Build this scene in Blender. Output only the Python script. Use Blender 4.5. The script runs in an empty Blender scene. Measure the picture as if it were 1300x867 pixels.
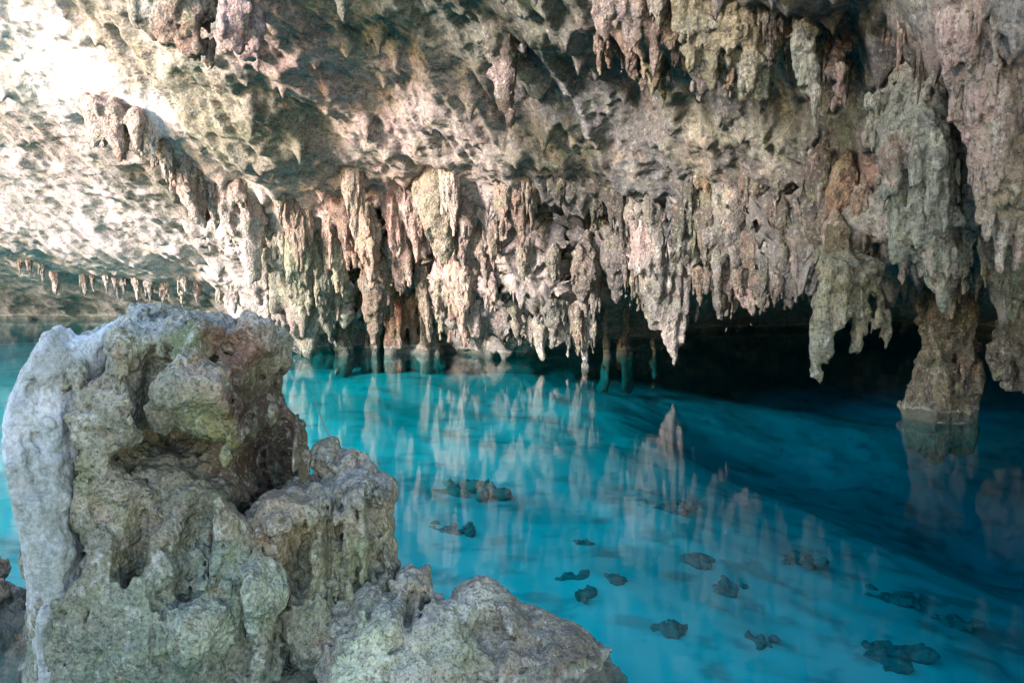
import bpy, math, random
import numpy as np
from mathutils import Vector
R = math.radians
rng = np.random.default_rng(7)
random.seed(7)
S = bpy.context.scene

# ------------------------------------------------------------------ camera, world, sun
FPX, HZ, CAMZ = 1011.0, 315.0, 2.2            # focal length in photo pixels, horizon row, eye height
PITCH = math.atan((433.5 - HZ) / FPX)
cd = bpy.data.cameras.new("camera"); cam = bpy.data.objects.new("camera", cd)
S.collection.objects.link(cam)
cam.location = (0, 0, CAMZ); cam.rotation_euler = (R(90) - PITCH, 0, 0)
cd.sensor_width = 36; cd.lens = 36 * FPX / 1300; cd.clip_end = 500; cd.clip_start = .05
S.camera = cam
SUN_EL, SUN_AZ = R(13), R(-128)                # azimuth clockwise from +y: behind and to the left
w = bpy.data.worlds.new("World"); S.world = w; w.use_nodes = True
nt = w.node_tree; bg = nt.nodes["Background"]
sky = nt.nodes.new("ShaderNodeTexSky"); sky.sky_type = 'NISHITA'; sky.sun_disc = False
sky.sun_elevation = SUN_EL; sky.sun_rotation = SUN_AZ; sky.dust_density = .4
nt.links.new(sky.outputs[0], bg.inputs[0]); bg.inputs[1].default_value = .15
sl = bpy.data.lights.new("sun", 'SUN'); so = bpy.data.objects.new("sun", sl); S.collection.objects.link(so)
sl.energy = 1.5; sl.angle = R(11); sl.color = (1, .95, .96)
sd = Vector((math.sin(SUN_AZ) * math.cos(SUN_EL), math.cos(SUN_AZ) * math.cos(SUN_EL), math.sin(SUN_EL)))
so.rotation_euler = sd.to_track_quat('Z', 'Y').to_euler()
so.location = (-20, -20, 12)
S.view_settings.view_transform = 'Standard'; S.view_settings.look = 'None'
S.view_settings.gamma = 1; S.view_settings.exposure = 3.1
S.cycles.max_bounces = 8; S.cycles.diffuse_bounces = 4; S.cycles.glossy_bounces = 3
S.cycles.transparent_max_bounces = 12; S.cycles.volume_bounces = 0
S.cycles.use_denoising = True
S.cycles.caustics_reflective = False; S.cycles.caustics_refractive = False

cp, sp_ = math.cos(PITCH), math.sin(PITCH)
def P(px, py, D):
    """world point seen at photo pixel (px, py) at forward distance D"""
    u = (px - 650) / FPX; v = (433.5 - py) / FPX
    dy = cp + v * sp_; dz = -sp_ + v * cp
    return np.array([u * D / dy, D, CAMZ + dz * D / dy])
def proj(p):
    p = np.asarray(p, float); y = p[..., 1]; z = p[..., 2] - CAMZ
    d = y * cp - z * sp_; h = y * sp_ + z * cp
    d = np.where(d > .05, d, .05)
    return 650 + FPX * p[..., 0] / d, 433.5 - FPX * h / d
def water_D(py): return CAMZ / math.tan(math.atan((py - 433.5) / FPX) + PITCH)

# ------------------------------------------------------------------ noise
def _h(ix, iy, iz, s):
    n = (ix.astype(np.uint32) * np.uint32(0x8da6b343)) ^ (iy.astype(np.uint32) * np.uint32(0xd8163841)) ^ (iz.astype(np.uint32) * np.uint32(0xcb1ab31f)) ^ np.uint32((s * 0x9E3779B1) & 0xffffffff)
    n ^= n >> np.uint32(15); n *= np.uint32(0x2c1b3c6d); n ^= n >> np.uint32(12); n *= np.uint32(0x297a2d39); n ^= n >> np.uint32(15)
    return n
def _r(n): return n.astype(np.float32) * np.float32(1 / 4294967295.)
def vnoise(p, s=0):
    p = np.asarray(p, np.float32); f = np.floor(p); i = f.astype(np.int64); t = p - f
    t = t * t * t * (t * (t * 6 - 15) + 10)
    out = 0
    for a in (0, 1):
        wx = t[..., 0] if a else 1 - t[..., 0]
        for b in (0, 1):
            wy = t[..., 1] if b else 1 - t[..., 1]
            for c in (0, 1):
                wz = t[..., 2] if c else 1 - t[..., 2]
                out = out + wx * wy * wz * _r(_h(i[..., 0] + a, i[..., 1] + b, i[..., 2] + c, s))
    return out * 2 - 1
def fbm(p, o=4, s=0, g=.5):
    p = np.asarray(p, np.float32); a, r, q = 1., 0, p
    for k in range(o):
        r = r + a * vnoise(q, s + k * 17); q = q * 2.03 + 11.7; a *= g
    return r
def ridged(p, o=3, s=0):
    p = np.asarray(p, np.float32); a, r, q = 1., 0, p
    for k in range(o):
        r = r + a * (1 - 2 * np.abs(vnoise(q, s + k * 13))); q = q * 2.1 + 5.3; a *= .5
    return r
def spikes(x, y, cell, s):
    """downward nubs: 0..1, conical bumps scattered in plan"""
    gx, gy = x / cell, y / cell; ix, iy = np.floor(gx).astype(np.int64), np.floor(gy).astype(np.int64)
    out = np.zeros(x.shape, np.float32); z = np.zeros_like(ix)
    for a in (-1, 0, 1):
        for b in (-1, 0, 1):
            cx, cy = ix + a, iy + b
            r1, r2, r3, r4 = (_r(_h(cx, cy, z, s + k)) for k in range(4))
            d = np.hypot(gx - cx - r1, gy - cy - r2) / (.3 + .4 * r4)
            out = np.maximum(out, r3 * r3 * np.clip(1 - d, 0, 1) ** 1.3)
    return out

# ------------------------------------------------------------------ mesh helpers
def mesh_np(name, V, Q, col=None):
    me = bpy.data.meshes.new(name); V = np.ascontiguousarray(V, np.float32); Q = np.ascontiguousarray(Q, np.int32)
    n, k = Q.shape
    me.vertices.add(len(V)); me.vertices.foreach_set("co", V.ravel())
    me.loops.add(n * k); me.loops.foreach_set("vertex_index", Q.ravel())
    me.polygons.add(n); me.polygons.foreach_set("loop_start", np.arange(0, n * k, k, dtype=np.int32))
    me.polygons.foreach_set("loop_total", np.full(n, k, np.int32))
    me.polygons.foreach_set("use_smooth", np.ones(n, bool))
    me.update(calc_edges=True)
    if col is not None:
        a = me.attributes.new("tint", 'FLOAT_COLOR', 'POINT')
        c = np.ones((len(V), 4), np.float32); c[:, :3] = col; a.data.foreach_set("color", c.ravel())
    return me
def link(name, me, mat, parent=None):
    o = bpy.data.objects.new(name, me); S.collection.objects.link(o)
    if mat and not me.materials: me.materials.append(mat)
    if parent: o.parent = parent
    return o
def tag(o, label=None, cat=None, group=None, kind=None):
    for k, v in (("label", label), ("category", cat), ("group", group), ("kind", kind)):
        if v: o[k] = v
    return o
def grid_quads(nr, nc):
    i = np.arange(nr * nc).reshape(nr, nc)
    return np.stack([i[:-1, :-1], i[:-1, 1:], i[1:, 1:], i[1:, :-1]], -1).reshape(-1, 4)

def surface_nets(F, lo, h):
    s = F < 0; nx, ny, nz = F.shape
    c = np.zeros((nx - 1, ny - 1, nz - 1), np.int8)
    for a in (0, 1):
        for b in (0, 1):
            for d in (0, 1): c += s[a:nx - 1 + a, b:ny - 1 + b, d:nz - 1 + d]
    act = (c > 0) & (c < 8); ijk = np.argwhere(act); idx = np.full(act.shape, -1, np.int64); idx[act] = np.arange(len(ijk))
    acc = np.zeros((len(ijk), 3)); cnt = np.zeros(len(ijk))
    cor = [(a, b, d) for a in (0, 1) for b in (0, 1) for d in (0, 1)]
    val = {k: F[ijk[:, 0] + k[0], ijk[:, 1] + k[1], ijk[:, 2] + k[2]] for k in cor}
    for k in cor:
        for ax in range(3):
            if k[ax] == 0:
                k2 = list(k); k2[ax] = 1; k2 = tuple(k2)
                m = (val[k] < 0) != (val[k2] < 0); t = np.where(m, val[k] / np.where(m, val[k] - val[k2], 1), 0)
                p = np.array(k, float)[None] + t[:, None] * (np.array(k2) - np.array(k))[None]
                acc += p * m[:, None]; cnt += m
    V = (ijk + acc / cnt[:, None]) * h + lo
    Q = []
    for ax in range(3):
        sl0 = [slice(None)] * 3; sl1 = [slice(None)] * 3
        sl0[ax] = slice(0, -1); sl1[ax] = slice(1, None)
        A, B = s[tuple(sl0)], s[tuple(sl1)]
        e = np.argwhere(A != B); u, v = [(1, 2), (2, 0), (0, 1)][ax]
        ok = (e[:, u] > 0) & (e[:, v] > 0) & (e[:, u] < F.shape[u] - 1) & (e[:, v] < F.shape[v] - 1); e = e[ok]
        ins = A[e[:, 0], e[:, 1], e[:, 2]]
        def at(du, dv):
            q = e.copy(); q[:, u] += du; q[:, v] += dv; return idx[q[:, 0], q[:, 1], q[:, 2]]
        q = np.stack([at(-1, -1), at(0, -1), at(0, 0), at(-1, 0)], -1)
        q[~ins] = q[~ins][:, ::-1]; Q.append(q)
    return V, np.concatenate(Q)

class Field:
    """signed distance grid that rocks are carved from"""
    def __init__(self, lo, hi, h):
        self.lo = np.array(lo, float); self.h = h
        n = np.ceil((np.array(hi) - self.lo) / h).astype(int) + 1
        ax = [self.lo[i] + h * np.arange(n[i]) for i in range(3)]
        self.X = np.stack(np.meshgrid(*ax, indexing='ij'), -1).astype(np.float32); self.n = n
        self.F = np.full(tuple(n), 1., np.float32)
    def _box(self, lo, hi):
        a = np.clip(np.floor((np.array(lo) - self.lo) / self.h).astype(int), 0, self.n); b = np.clip(np.ceil((np.array(hi) - self.lo) / self.h).astype(int) + 1, 0, self.n)
        return tuple(slice(i, max(i, j)) for i, j in zip(a, b))
    def _put(self, b, d, k, sub):
        f = self.F[b]
        if sub: d = -d; f = -f; d = -d; hh = np.clip(k - np.abs(f - d), 0, None) / k; self.F[b] = -(np.minimum(f, d) - hh * hh * k * .25)
        else: hh = np.clip(k - np.abs(f - d), 0, None) / k; self.F[b] = np.minimum(f, d) - hh * hh * k * .25
    def ell(self, c, r, k=.08, sub=False):
        c, r = np.array(c, np.float32), np.array(r, np.float32); m = 3 * k + .1
        b = self._box(c - r - m, c + r + m); p = self.X[b] - c
        k0 = np.linalg.norm(p / r, axis=-1); k1 = np.linalg.norm(p / (r * r), axis=-1) + 1e-6
        self._put(b, k0 * (k0 - 1) / k1, k, sub)
    def cone(self, a, b_, ra, rb, k=.05, sub=False, flat=1.):
        a, b_ = np.array(a, np.float32), np.array(b_, np.float32); m = max(ra, rb) + 3 * k + .05
        b = self._box(np.minimum(a, b_) - m, np.maximum(a, b_) + m); p = self.X[b] - a; e = b_ - a
        t = np.clip((p @ e) / max(float(e @ e), 1e-9), 0, 1)
        q = p - t[..., None] * e; q[..., 1] *= flat
        self._put(b, np.linalg.norm(q, axis=-1) - (ra + (rb - ra) * t), k, sub)
    def trim(self, poly, k=.03):
        """shave the block to an outline sighted from the path"""
        A = np.array(poly, float); lo, hi = A.min(0) - 80, A.max(0) + 80; st = 3.
        gx, gy = np.arange(lo[0], hi[0], st), np.arange(lo[1], hi[1], st); X, Y = np.meshgrid(gx, gy, indexing='ij')
        D = np.full(X.shape, 1e9); ins = np.zeros(X.shape, bool)
        for (x1, y1), (x2, y2) in zip(A, np.roll(A, -1, 0)):
            ex, ey = x2 - x1, y2 - y1; t = np.clip(((X - x1) * ex + (Y - y1) * ey) / (ex * ex + ey * ey), 0, 1)
            D = np.minimum(D, np.hypot(X - x1 - t * ex, Y - y1 - t * ey))
            if y1 != y2: ins ^= ((Y < y1) != (Y < y2)) & (X < x1 + (Y - y1) / (y2 - y1) * ex)
        D = np.where(ins, -D, D); m = self.F < .25; p = self.X[m]; px, py = proj(p)
        i = np.clip((px - lo[0]) / st, 0, len(gx) - 1.01); j = np.clip((py - lo[1]) / st, 0, len(gy) - 1.01); a, b = i.astype(int), j.astype(int); i -= a; j -= b
        d = (D[a, b] * (1 - i) + D[a + 1, b] * i) * (1 - j) + (D[a, b + 1] * (1 - i) + D[a + 1, b + 1] * i) * j
        d = (d * p[:, 1] / FPX).astype(np.float32); f = self.F[m]; hh = np.clip(k - np.abs(f - d), 0, None) / k; self.F[m] = np.maximum(f, d) + hh * hh * k * .25
    def noise(self, fn, band):
        m = np.abs(self.F) < band; self.F[m] += fn(self.X[m])
    def mesh(self):
        F = self.F.copy()
        for ax in range(3):
            sl = [slice(None)] * 3
            for e in (0, -1):
                sl[ax] = e; F[tuple(sl)] = np.maximum(F[tuple(sl)], self.h * .5)
        return surface_nets(F, self.lo, self.h)

# ------------------------------------------------------------------ materials
def nodes(mat):
    mat.use_nodes = True; t = mat.node_tree; t.nodes.clear(); return t
def N(t, typ, **kw):
    n = t.nodes.new(typ)
    for k, v in kw.items():
        if isinstance(k, str) and hasattr(n, k): setattr(n, k, v)
    return n
def rock_material(name, rough=.9, bump=.6, scale=1., speck=.5, stain=1., gain=.62, bdist=.09, bscale=9., dscale=7., hue=(1, .965, .97), streak=(1, 1, .3), turn=0., dark=.7):
    m = bpy.data.materials.new(name); t = nodes(m); L = t.links.new
    out = N(t, 'ShaderNodeOutputMaterial'); b = N(t, 'ShaderNodeBsdfPrincipled'); L(b.outputs[0], out.inputs[0])
    b.inputs['Roughness'].default_value = rough; b.inputs['Specular IOR Level'].default_value = .25
    geo = N(t, 'ShaderNodeNewGeometry'); att = N(t, 'ShaderNodeAttribute', attribute_name='tint'); oi = N(t, 'ShaderNodeObjectInfo')
    def noise(sc, det=6, rg=.6, vec=None, dist=0):
        n = N(t, 'ShaderNodeTexNoise'); n.inputs['Scale'].default_value = sc * scale; n.inputs['Detail'].default_value = det
        n.inputs['Roughness'].default_value = rg; n.inputs['Distortion'].default_value = dist; L(vec or geo.outputs['Position'], n.inputs['Vector']); return n.outputs['Fac']
    def ramp(f, stops):
        r = N(t, 'ShaderNodeValToRGB'); L(f, r.inputs[0]); e = r.color_ramp.elements
        while len(e) < len(stops): e.new(.5)
        for q, (p, c) in zip(e, stops): q.position = p; q.color = (*c, 1) if not isinstance(c, (int, float)) else (c, c, c, 1)
        return r.outputs[0]
    def mix(f, a, c, mode='MIX'):
        x = N(t, 'ShaderNodeMix', data_type='RGBA', blend_type=mode)
        if isinstance(f, float): x.inputs[0].default_value = f
        else: L(f, x.inputs[0])
        for s_, i in ((a, 6), (c, 7)):
            if isinstance(s_, tuple): x.inputs[i].default_value = (*s_, 1)
            else: L(s_, x.inputs[i])
        return x.outputs[2]
    c = mix(1., mix(1., att.outputs['Color'], oi.outputs['Color'], 'MULTIPLY'), tuple(gain * h_ for h_ in hue), 'MULTIPLY')
    c = mix(1., c, ramp(noise(1.3, 5, .6, dist=.6), [(.3, (.62, .66, .6)), (.5, (1, 1, 1)), (.7, (1.25, 1.15, 1.08))]), 'MULTIPLY')
    c = mix(ramp(noise(2.6, 6, .65, dist=.8), [(.52, 0.), (.68, .55 * stain)]), c, (.20, .21, .11))         # algae
    c = mix(ramp(noise(2.1, 6, .65, dist=1.2), [(.56, 0.), (.72, .5 * stain)]), c, (.42, .25, .19))         # iron pink
    c = mix(ramp(noise(5.5, 8, .7, dist=.5), [(.55, 0.), (.72, .65 * stain)]), c, (.07, .06, .05))          # dark lichen
    c = mix(ramp(noise(4.2, 8, .7, dist=.4), [(.58, 0.), (.75, .55 * stain)]), c, (.62, .57, .48))          # calcite
    sm = N(t, 'ShaderNodeMapping'); sm.inputs['Rotation'].default_value = (0, 0, turn); L(geo.outputs['Position'], sm.inputs[0])
    s2 = N(t, 'ShaderNodeMapping'); s2.inputs['Scale'].default_value = streak; L(sm.outputs[0], s2.inputs[0])
    bw = N(t, 'ShaderNodeRGBToBW'); L(att.outputs['Color'], bw.inputs[0])
    kk = N(t, 'ShaderNodeMapRange'); L(bw.outputs[0], kk.inputs[0]); kk.inputs[1].default_value = .42; kk.inputs[2].default_value = .85; kk.inputs[3].default_value = 1.; kk.inputs[4].default_value = .18     # dark marks thin out on tints whitened for the sun's glare
    def scaled(f):
        x = N(t, 'ShaderNodeMath', operation='MULTIPLY'); L(f, x.inputs[0]); L(kk.outputs[0] if turn else one.outputs[0], x.inputs[1]); return x.outputs[0]
    one = N(t, 'ShaderNodeValue'); one.outputs[0].default_value = 1.
    c = mix(scaled(ramp(noise(dscale, 9, .76, s2.outputs[0], .6), [(.55, 0.), (.63, dark)])), c, (.06, .052, .05))        # soot dark seep marks
    c = mix(ramp(noise(5., 7, .7, s2.outputs[0], .3), [(.56, 0.), (.70, .5 * stain)]), c, (.60, .55, .50))
    c = mix(scaled(ramp(noise(26., 6, .8, s2.outputs[0]), [(.53, 0.), (.60, dark)])), c, (.055, .048, .046))
    c = mix(scaled(ramp(noise(11., 7, .8, None, .4), [(.55, 0.), (.60, dark)])), c, (.06, .052, .045))
    c = mix(ramp(noise(15., 6, .8, None, .2), [(.56, 0.), (.62, .28)]), c, (.62, .56, .50))
    c = mix(1., c, ramp(noise(19, 4, .7), [(.3, .62), (.5, 1.), (.7, 1.25)]), 'MULTIPLY')
    sx = N(t, 'ShaderNodeSeparateXYZ'); L(geo.outputs['Position'], sx.inputs[0])                  # damp, algae dark band just above the pool, pale crust over it
    wz = N(t, 'ShaderNodeMath', operation='MULTIPLY_ADD'); L(noise(3., 3), wz.inputs[0]); wz.inputs[1].default_value = -.22; L(sx.outputs['Z'], wz.inputs[2])
    c = mix(ramp(wz.outputs[0], [(0., .28), (.06, 0.)]), c, (.62, .59, .52)); c = mix(ramp(wz.outputs[0], [(0., .8), (.02, 0.)]), c, (.055, .06, .05))
    L(c, b.inputs['Base Color'])
    n1 = noise(bscale, 8, .72, s2.outputs[0] if turn else None); n2 = noise(30, 5, .7)
    v = N(t, 'ShaderNodeTexVoronoi'); v.inputs['Scale'].default_value = 22 * scale; L(geo.outputs['Position'], v.inputs['Vector'])
    a1 = N(t, 'ShaderNodeMath', operation='MULTIPLY_ADD'); L(n2, a1.inputs[0]); a1.inputs[1].default_value = .35; L(n1, a1.inputs[2])
    a2 = N(t, 'ShaderNodeMath', operation='MULTIPLY_ADD'); L(v.outputs['Distance'], a2.inputs[0]); a2.inputs[1].default_value = speck; L(a1.outputs[0], a2.inputs[2])
    bp = N(t, 'ShaderNodeBump'); bp.inputs['Strength'].default_value = bump; bp.inputs['Distance'].default_value = bdist / scale
    L(a2.outputs[0], bp.inputs['Height']); L(bp.outputs[0], b.inputs['Normal'])
    return m
M_CEIL = rock_material("cave_limestone", bump=.7, scale=.9, speck=.2, stain=.75, bdist=.075, bscale=11., dscale=3.6, hue=(1, .945, .99), streak=(.36, 1.5, 1.), turn=R(-28), dark=.75)
M_STAL = rock_material("stalactite_limestone", bump=.7, scale=1.3, dark=.85, gain=.47, hue=(1, .95, .965))
M_ROCK = rock_material("boulder_limestone", bump=.4, scale=2.4, speck=1.6, bscale=12., stain=1.1, gain=.62, hue=(1, .955, .82), streak=(1, 1, .6), dark=.75)
M_SUNK = rock_material("weedy_sunken_limestone", bump=.4, scale=2., stain=.05, dark=.12, gain=.9)

# ------------------------------------------------------------------ cave roof (one lofted sheet, roof > lip > recess > back wall)
COLS = [
 (-620, [(-420, 10.5), (-150, 12.8), (20, 14.6), (150, 16.4), (240, 18.2), (310, 20.2), (350, 22.6), (400, 25), (440, 26)]),
 (-300, [(-380, 10.4), (-80, 12.8), (80, 14.8), (190, 16.6), (275, 18.4), (330, 20.4), (365, 23), (402, 25), (440, 26)]),
 (0,   [(-250, 10.4), (0, 13.4), (130, 15.2), (230, 17.1), (300, 18.9), (345, 20.9), (370, 23.4), (403, 25), (440, 26)]),
 (130, [(-250, 10), (0, 12.9), (130, 14.4), (235, 16.5), (305, 18.4), (348, 20.6), (372, 23.4), (403, 25), (440, 26)]),
 (250, [(-250, 9.2), (0, 11.8), (125, 13.3), (245, 15.8), (312, 17.6), (352, 19.9), (375, 22.6), (405, 24.5), (440, 25.5)]),
 (305, [(-250, 8.5), (0, 11), (140, 13), (255, 15.6), (325, 17.2), (365, 19.6), (388, 22.2), (415, 23.5), (440, 24.5)]),
 (340, [(-190, 9), (0, 11), (150, 13), (262, 15.5), (330, 16.2), (438, 16.6), (442, 17.1), (450, 17.8), (500, 18)]),
 (450, [(-180, 9), (0, 11), (120, 12.8), (250, 15), (320, 15.5), (400, 15.9), (425, 16.7), (448, 17.8), (500, 18)]),
 (515, [(-180, 8.9), (0, 10.9), (120, 12.5), (245, 14.5), (300, 15.1), (325, 15.6), (335, 17.4), (440, 18.2), (500, 18.5)]),
 (600, [(-180, 8.8), (0, 10.7), (120, 12.2), (232, 14), (300, 14.5), (425, 15.2), (432, 16), (446, 17.6), (500, 18)]),
 (700, [(-190, 8.4), (0, 10.2), (120, 11.8), (242, 13.7), (300, 14.1), (435, 14.8), (440, 15.8), (448, 17.6), (500, 18.5)]),
 (760, [(-200, 8), (0, 9.8), (120, 11.5), (245, 13.4), (300, 13.8), (372, 14.6), (376, 16.5), (420, 19), (500, 19.5)]),
 (900, [(-290, 6.2), (0, 8.5), (110, 10.2), (240, 12), (295, 12.3), (345, 13), (352, 16.5), (385, 22), (480, 23)]),
 (1000, [(-350, 5.2), (-20, 7.8), (100, 9.6), (225, 10.9), (285, 10.5), (335, 11.2), (348, 15), (385, 24), (480, 25)]),
 (1100, [(-450, 4.2), (-20, 7.6), (100, 9.4), (225, 9.8), (285, 9), (325, 9.5), (350, 14), (383, 25), (480, 26)]),
 (1200, [(-700, 3), (-20, 6), (80, 6.8), (220, 7.6), (290, 7.8), (322, 8.4), (352, 13), (383, 24), (500, 25)]),
 (1300, [(-1000, 2.2), (-20, 5.4), (80, 6), (220, 6.8), (290, 7), (330, 7.5), (356, 12), (384, 23), (520, 24)]),
 (1500, [(-1500, 1.5), (-30, 4.7), (80, 5.2), (220, 6), (300, 6.2), (345, 6.6), (365, 10), (395, 18), (560, 19)]),
 (1900, [(-1700, 1.3), (-60, 4), (80, 4.3), (230, 4.9), (330, 5), (420, 5.2), (480, 6), (560, 7), (800, 7.5)]),
 (2600, [(-2000, 1), (-200, 2.6), (80, 2.8), (300, 3), (500, 3.1), (700, 3.2), (850, 3.4), (1000, 3.6), (1300, 3.7)]),
]
cpx = np.array([c[0] for c in COLS], float)
CP = np.array([[P(c[0], py, D) for py, D in c[1]] for c in COLS])       # columns, K, 3
for c_, q_ in zip(range(-5, 0), [(2.6, -3.5, 6.4), (3.6, -4.5, 6.2), (4.8, -5, 5.8), (6.2, -5, 4.8), (8, -5, 3.2)]): CP[c_, 0] = q_      # roof stretched unseen past the viewer to shade the right side
CP[:, 8, 2] = -7.5; CP[:, 8, 1] += .8
CP[:-2, 7, 2] = np.minimum(CP[:-2, 7, 2], .25)
ux = np.concatenate([np.linspace(-620, -60, 90, endpoint=False), np.linspace(-60, 1360, 560, endpoint=False), np.linspace(1360, 2600, 90)])
seg = [44, 80, 110, 70, 70, 22, 26, 40]
vk = np.concatenate([k + np.arange(n) / n for k, n in enumerate(seg)] + [[8.]])
T1 = np.empty((len(vk), len(cpx), 3))
for c in range(len(cpx)):
    for d in range(3): T1[:, c, d] = np.interp(vk, np.arange(9), CP[c, :, d])
G = np.empty((len(vk), len(ux), 3))
for r_ in range(len(vk)):
    for d in range(3): G[r_, :, d] = np.interp(ux, cpx, T1[r_, :, d])
def blur(A, n, ax, it):
    for _ in range(it):
        pad = [(0, 0)] * A.ndim; pad[ax] = (n, n); B = np.pad(A, pad, mode='reflect', reflect_type='odd'); cs = np.cumsum(np.insert(B, 0, 0, axis=ax), axis=ax)
        L_ = A.shape[ax]; A = (np.take(cs, range(2 * n + 1, 2 * n + 1 + L_), ax) - np.take(cs, range(0, L_), ax)) / (2 * n + 1)
    return A
G = blur(blur(G, 9, 0, 2), 12, 1, 2)
def gnormals(G):
    n = np.cross(np.gradient(G, axis=1), np.gradient(G, axis=0)); n /= np.linalg.norm(n, axis=-1, keepdims=True) + 1e-9; return n
HOLES = [(520, 390, 34, 62, 2.), (690, 270, 52, 24, 1.0), (750, 276, 40, 18, .9), (790, 405, 36, 56, 2.2), (612, 372, 14, 16, .9), (705, 384, 22, 20, 1.), (452, 400, 16, 50, 1.2), (652, 400, 10, 34, 1.), (570, 425, 12, 24, 1.2), (960, 290, 36, 16, 1.),
         (400, 432, 16, 20, 1.), (850, 240, 24, 16, .8), (640, 330, 14, 26, .7), (480, 300, 10, 26, .7), (885, 400, 24, 40, 1.6), (260, 262, 14, 14, .8), (730, 340, 12, 30, .8), (555, 330, 12, 24, .8)]
hx, hy = proj(G); push = np.zeros(hx.shape); rk = vk[:, None] < 5.3
wob = 1 + .5 * fbm(G * 2.2, 3, 90)
for a, b, ra, rb, dp in HOLES: push = np.maximum(push, dp * np.clip(1.5 - 1.3 * wob * np.hypot((hx - a) / ra, (hy - b) / rb), 0, 1) ** .7 * rk)
G[..., 1] += push; G[..., 2] += .25 * push
nrm = gnormals(G); toC = np.array([0, 0, 1.5]) - G
nrm *= np.sign((nrm * toC).sum(-1, keepdims=True) + 1e-6)
dist = np.linalg.norm(G, axis=-1)
sc = np.clip(dist / 12., .5, 2.2)
flow = np.stack([G[..., 0] * .8 - G[..., 1] * .6, G[..., 0] * .6 + G[..., 1] * .8, G[..., 2]], -1)     # beds run down and to the right
rowk = vk[:, None]; lipk = np.interp(rowk, [0, 2.6, 3.05, 8], [.12, .15, 1, 1]) * np.interp(ux, [200, 345], [.12, 1])[None, :]
left = np.interp(ux, [-100, 60, 330], [.45, .5, 1])[None, :]
d = .24 * fbm(G * .42, 2, 1) + .11 * lipk * ridged(G * np.array([1.1, 1.1, 1.6]), 3, 5) + .10 * ridged(flow * np.array([1.7, .45, .9]), 4, 6) * (1.2 - lipk) - (1.1 - lipk) * (.35 * np.clip(vnoise(flow * np.array([2.4, .8, 2]), 21) - .5, 0, 1) - .22 * np.clip(vnoise(flow * np.array([3.4, 1.4, 3]), 22) - .5, 0, 1)) + .075 * lipk * fbm(G * 3.6, 3, 9) + .03 * (1.2 - lipk) * fbm(flow * np.array([3.4, 1.1, 2.5]), 4, 19, .6) + .016 * ridged(flow * np.array([8, 2., 5]), 2, 16)
d = d * left
G2 = G + nrm * (d * np.clip(dist / 10, .5, 1.2))[..., None]
amp = np.interp(rowk, [0, 1, 2, 2.7, 3.05, 5, 6, 8], [.0, .0, .0, .1, 1.35, 1.35, .5, .2])
nub = np.interp(rowk, [0, .4, 2.4, 2.9, 3.2], [1, 1, 1, .4, 0]) * (.55 * spikes(G2[..., 0], G2[..., 1], .62, 63) ** 2 + .25 * spikes(G2[..., 0], G2[..., 1], .3, 73) ** 2)
sp = .55 * spikes(G2[..., 0], G2[..., 1], .55, 3) + .3 * spikes(G2[..., 0], G2[..., 1], .26, 23) + .16 * spikes(G2[..., 0], G2[..., 1], .14, 43)
sp *= .45 + .9 * np.clip(.5 + fbm(G * .8, 2, 77), 0, 1)
G2[..., 2] -= nub * np.interp(ux, [150, 400], [.55, 1])[None, :]
G2[..., 2] -= sp * amp * .9 * np.interp(ux, [180, 340], [.12, 1])[None, :]
G2 += nrm * ((.012 + .02 * lipk) * fbm(G2 * 7, 3, 31) + .025 * (1 - lipk) * np.clip(vnoise(G2 * 9, 33) - .3, 0, 1))[..., None]
GPX, GPY = proj(G2)

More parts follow.
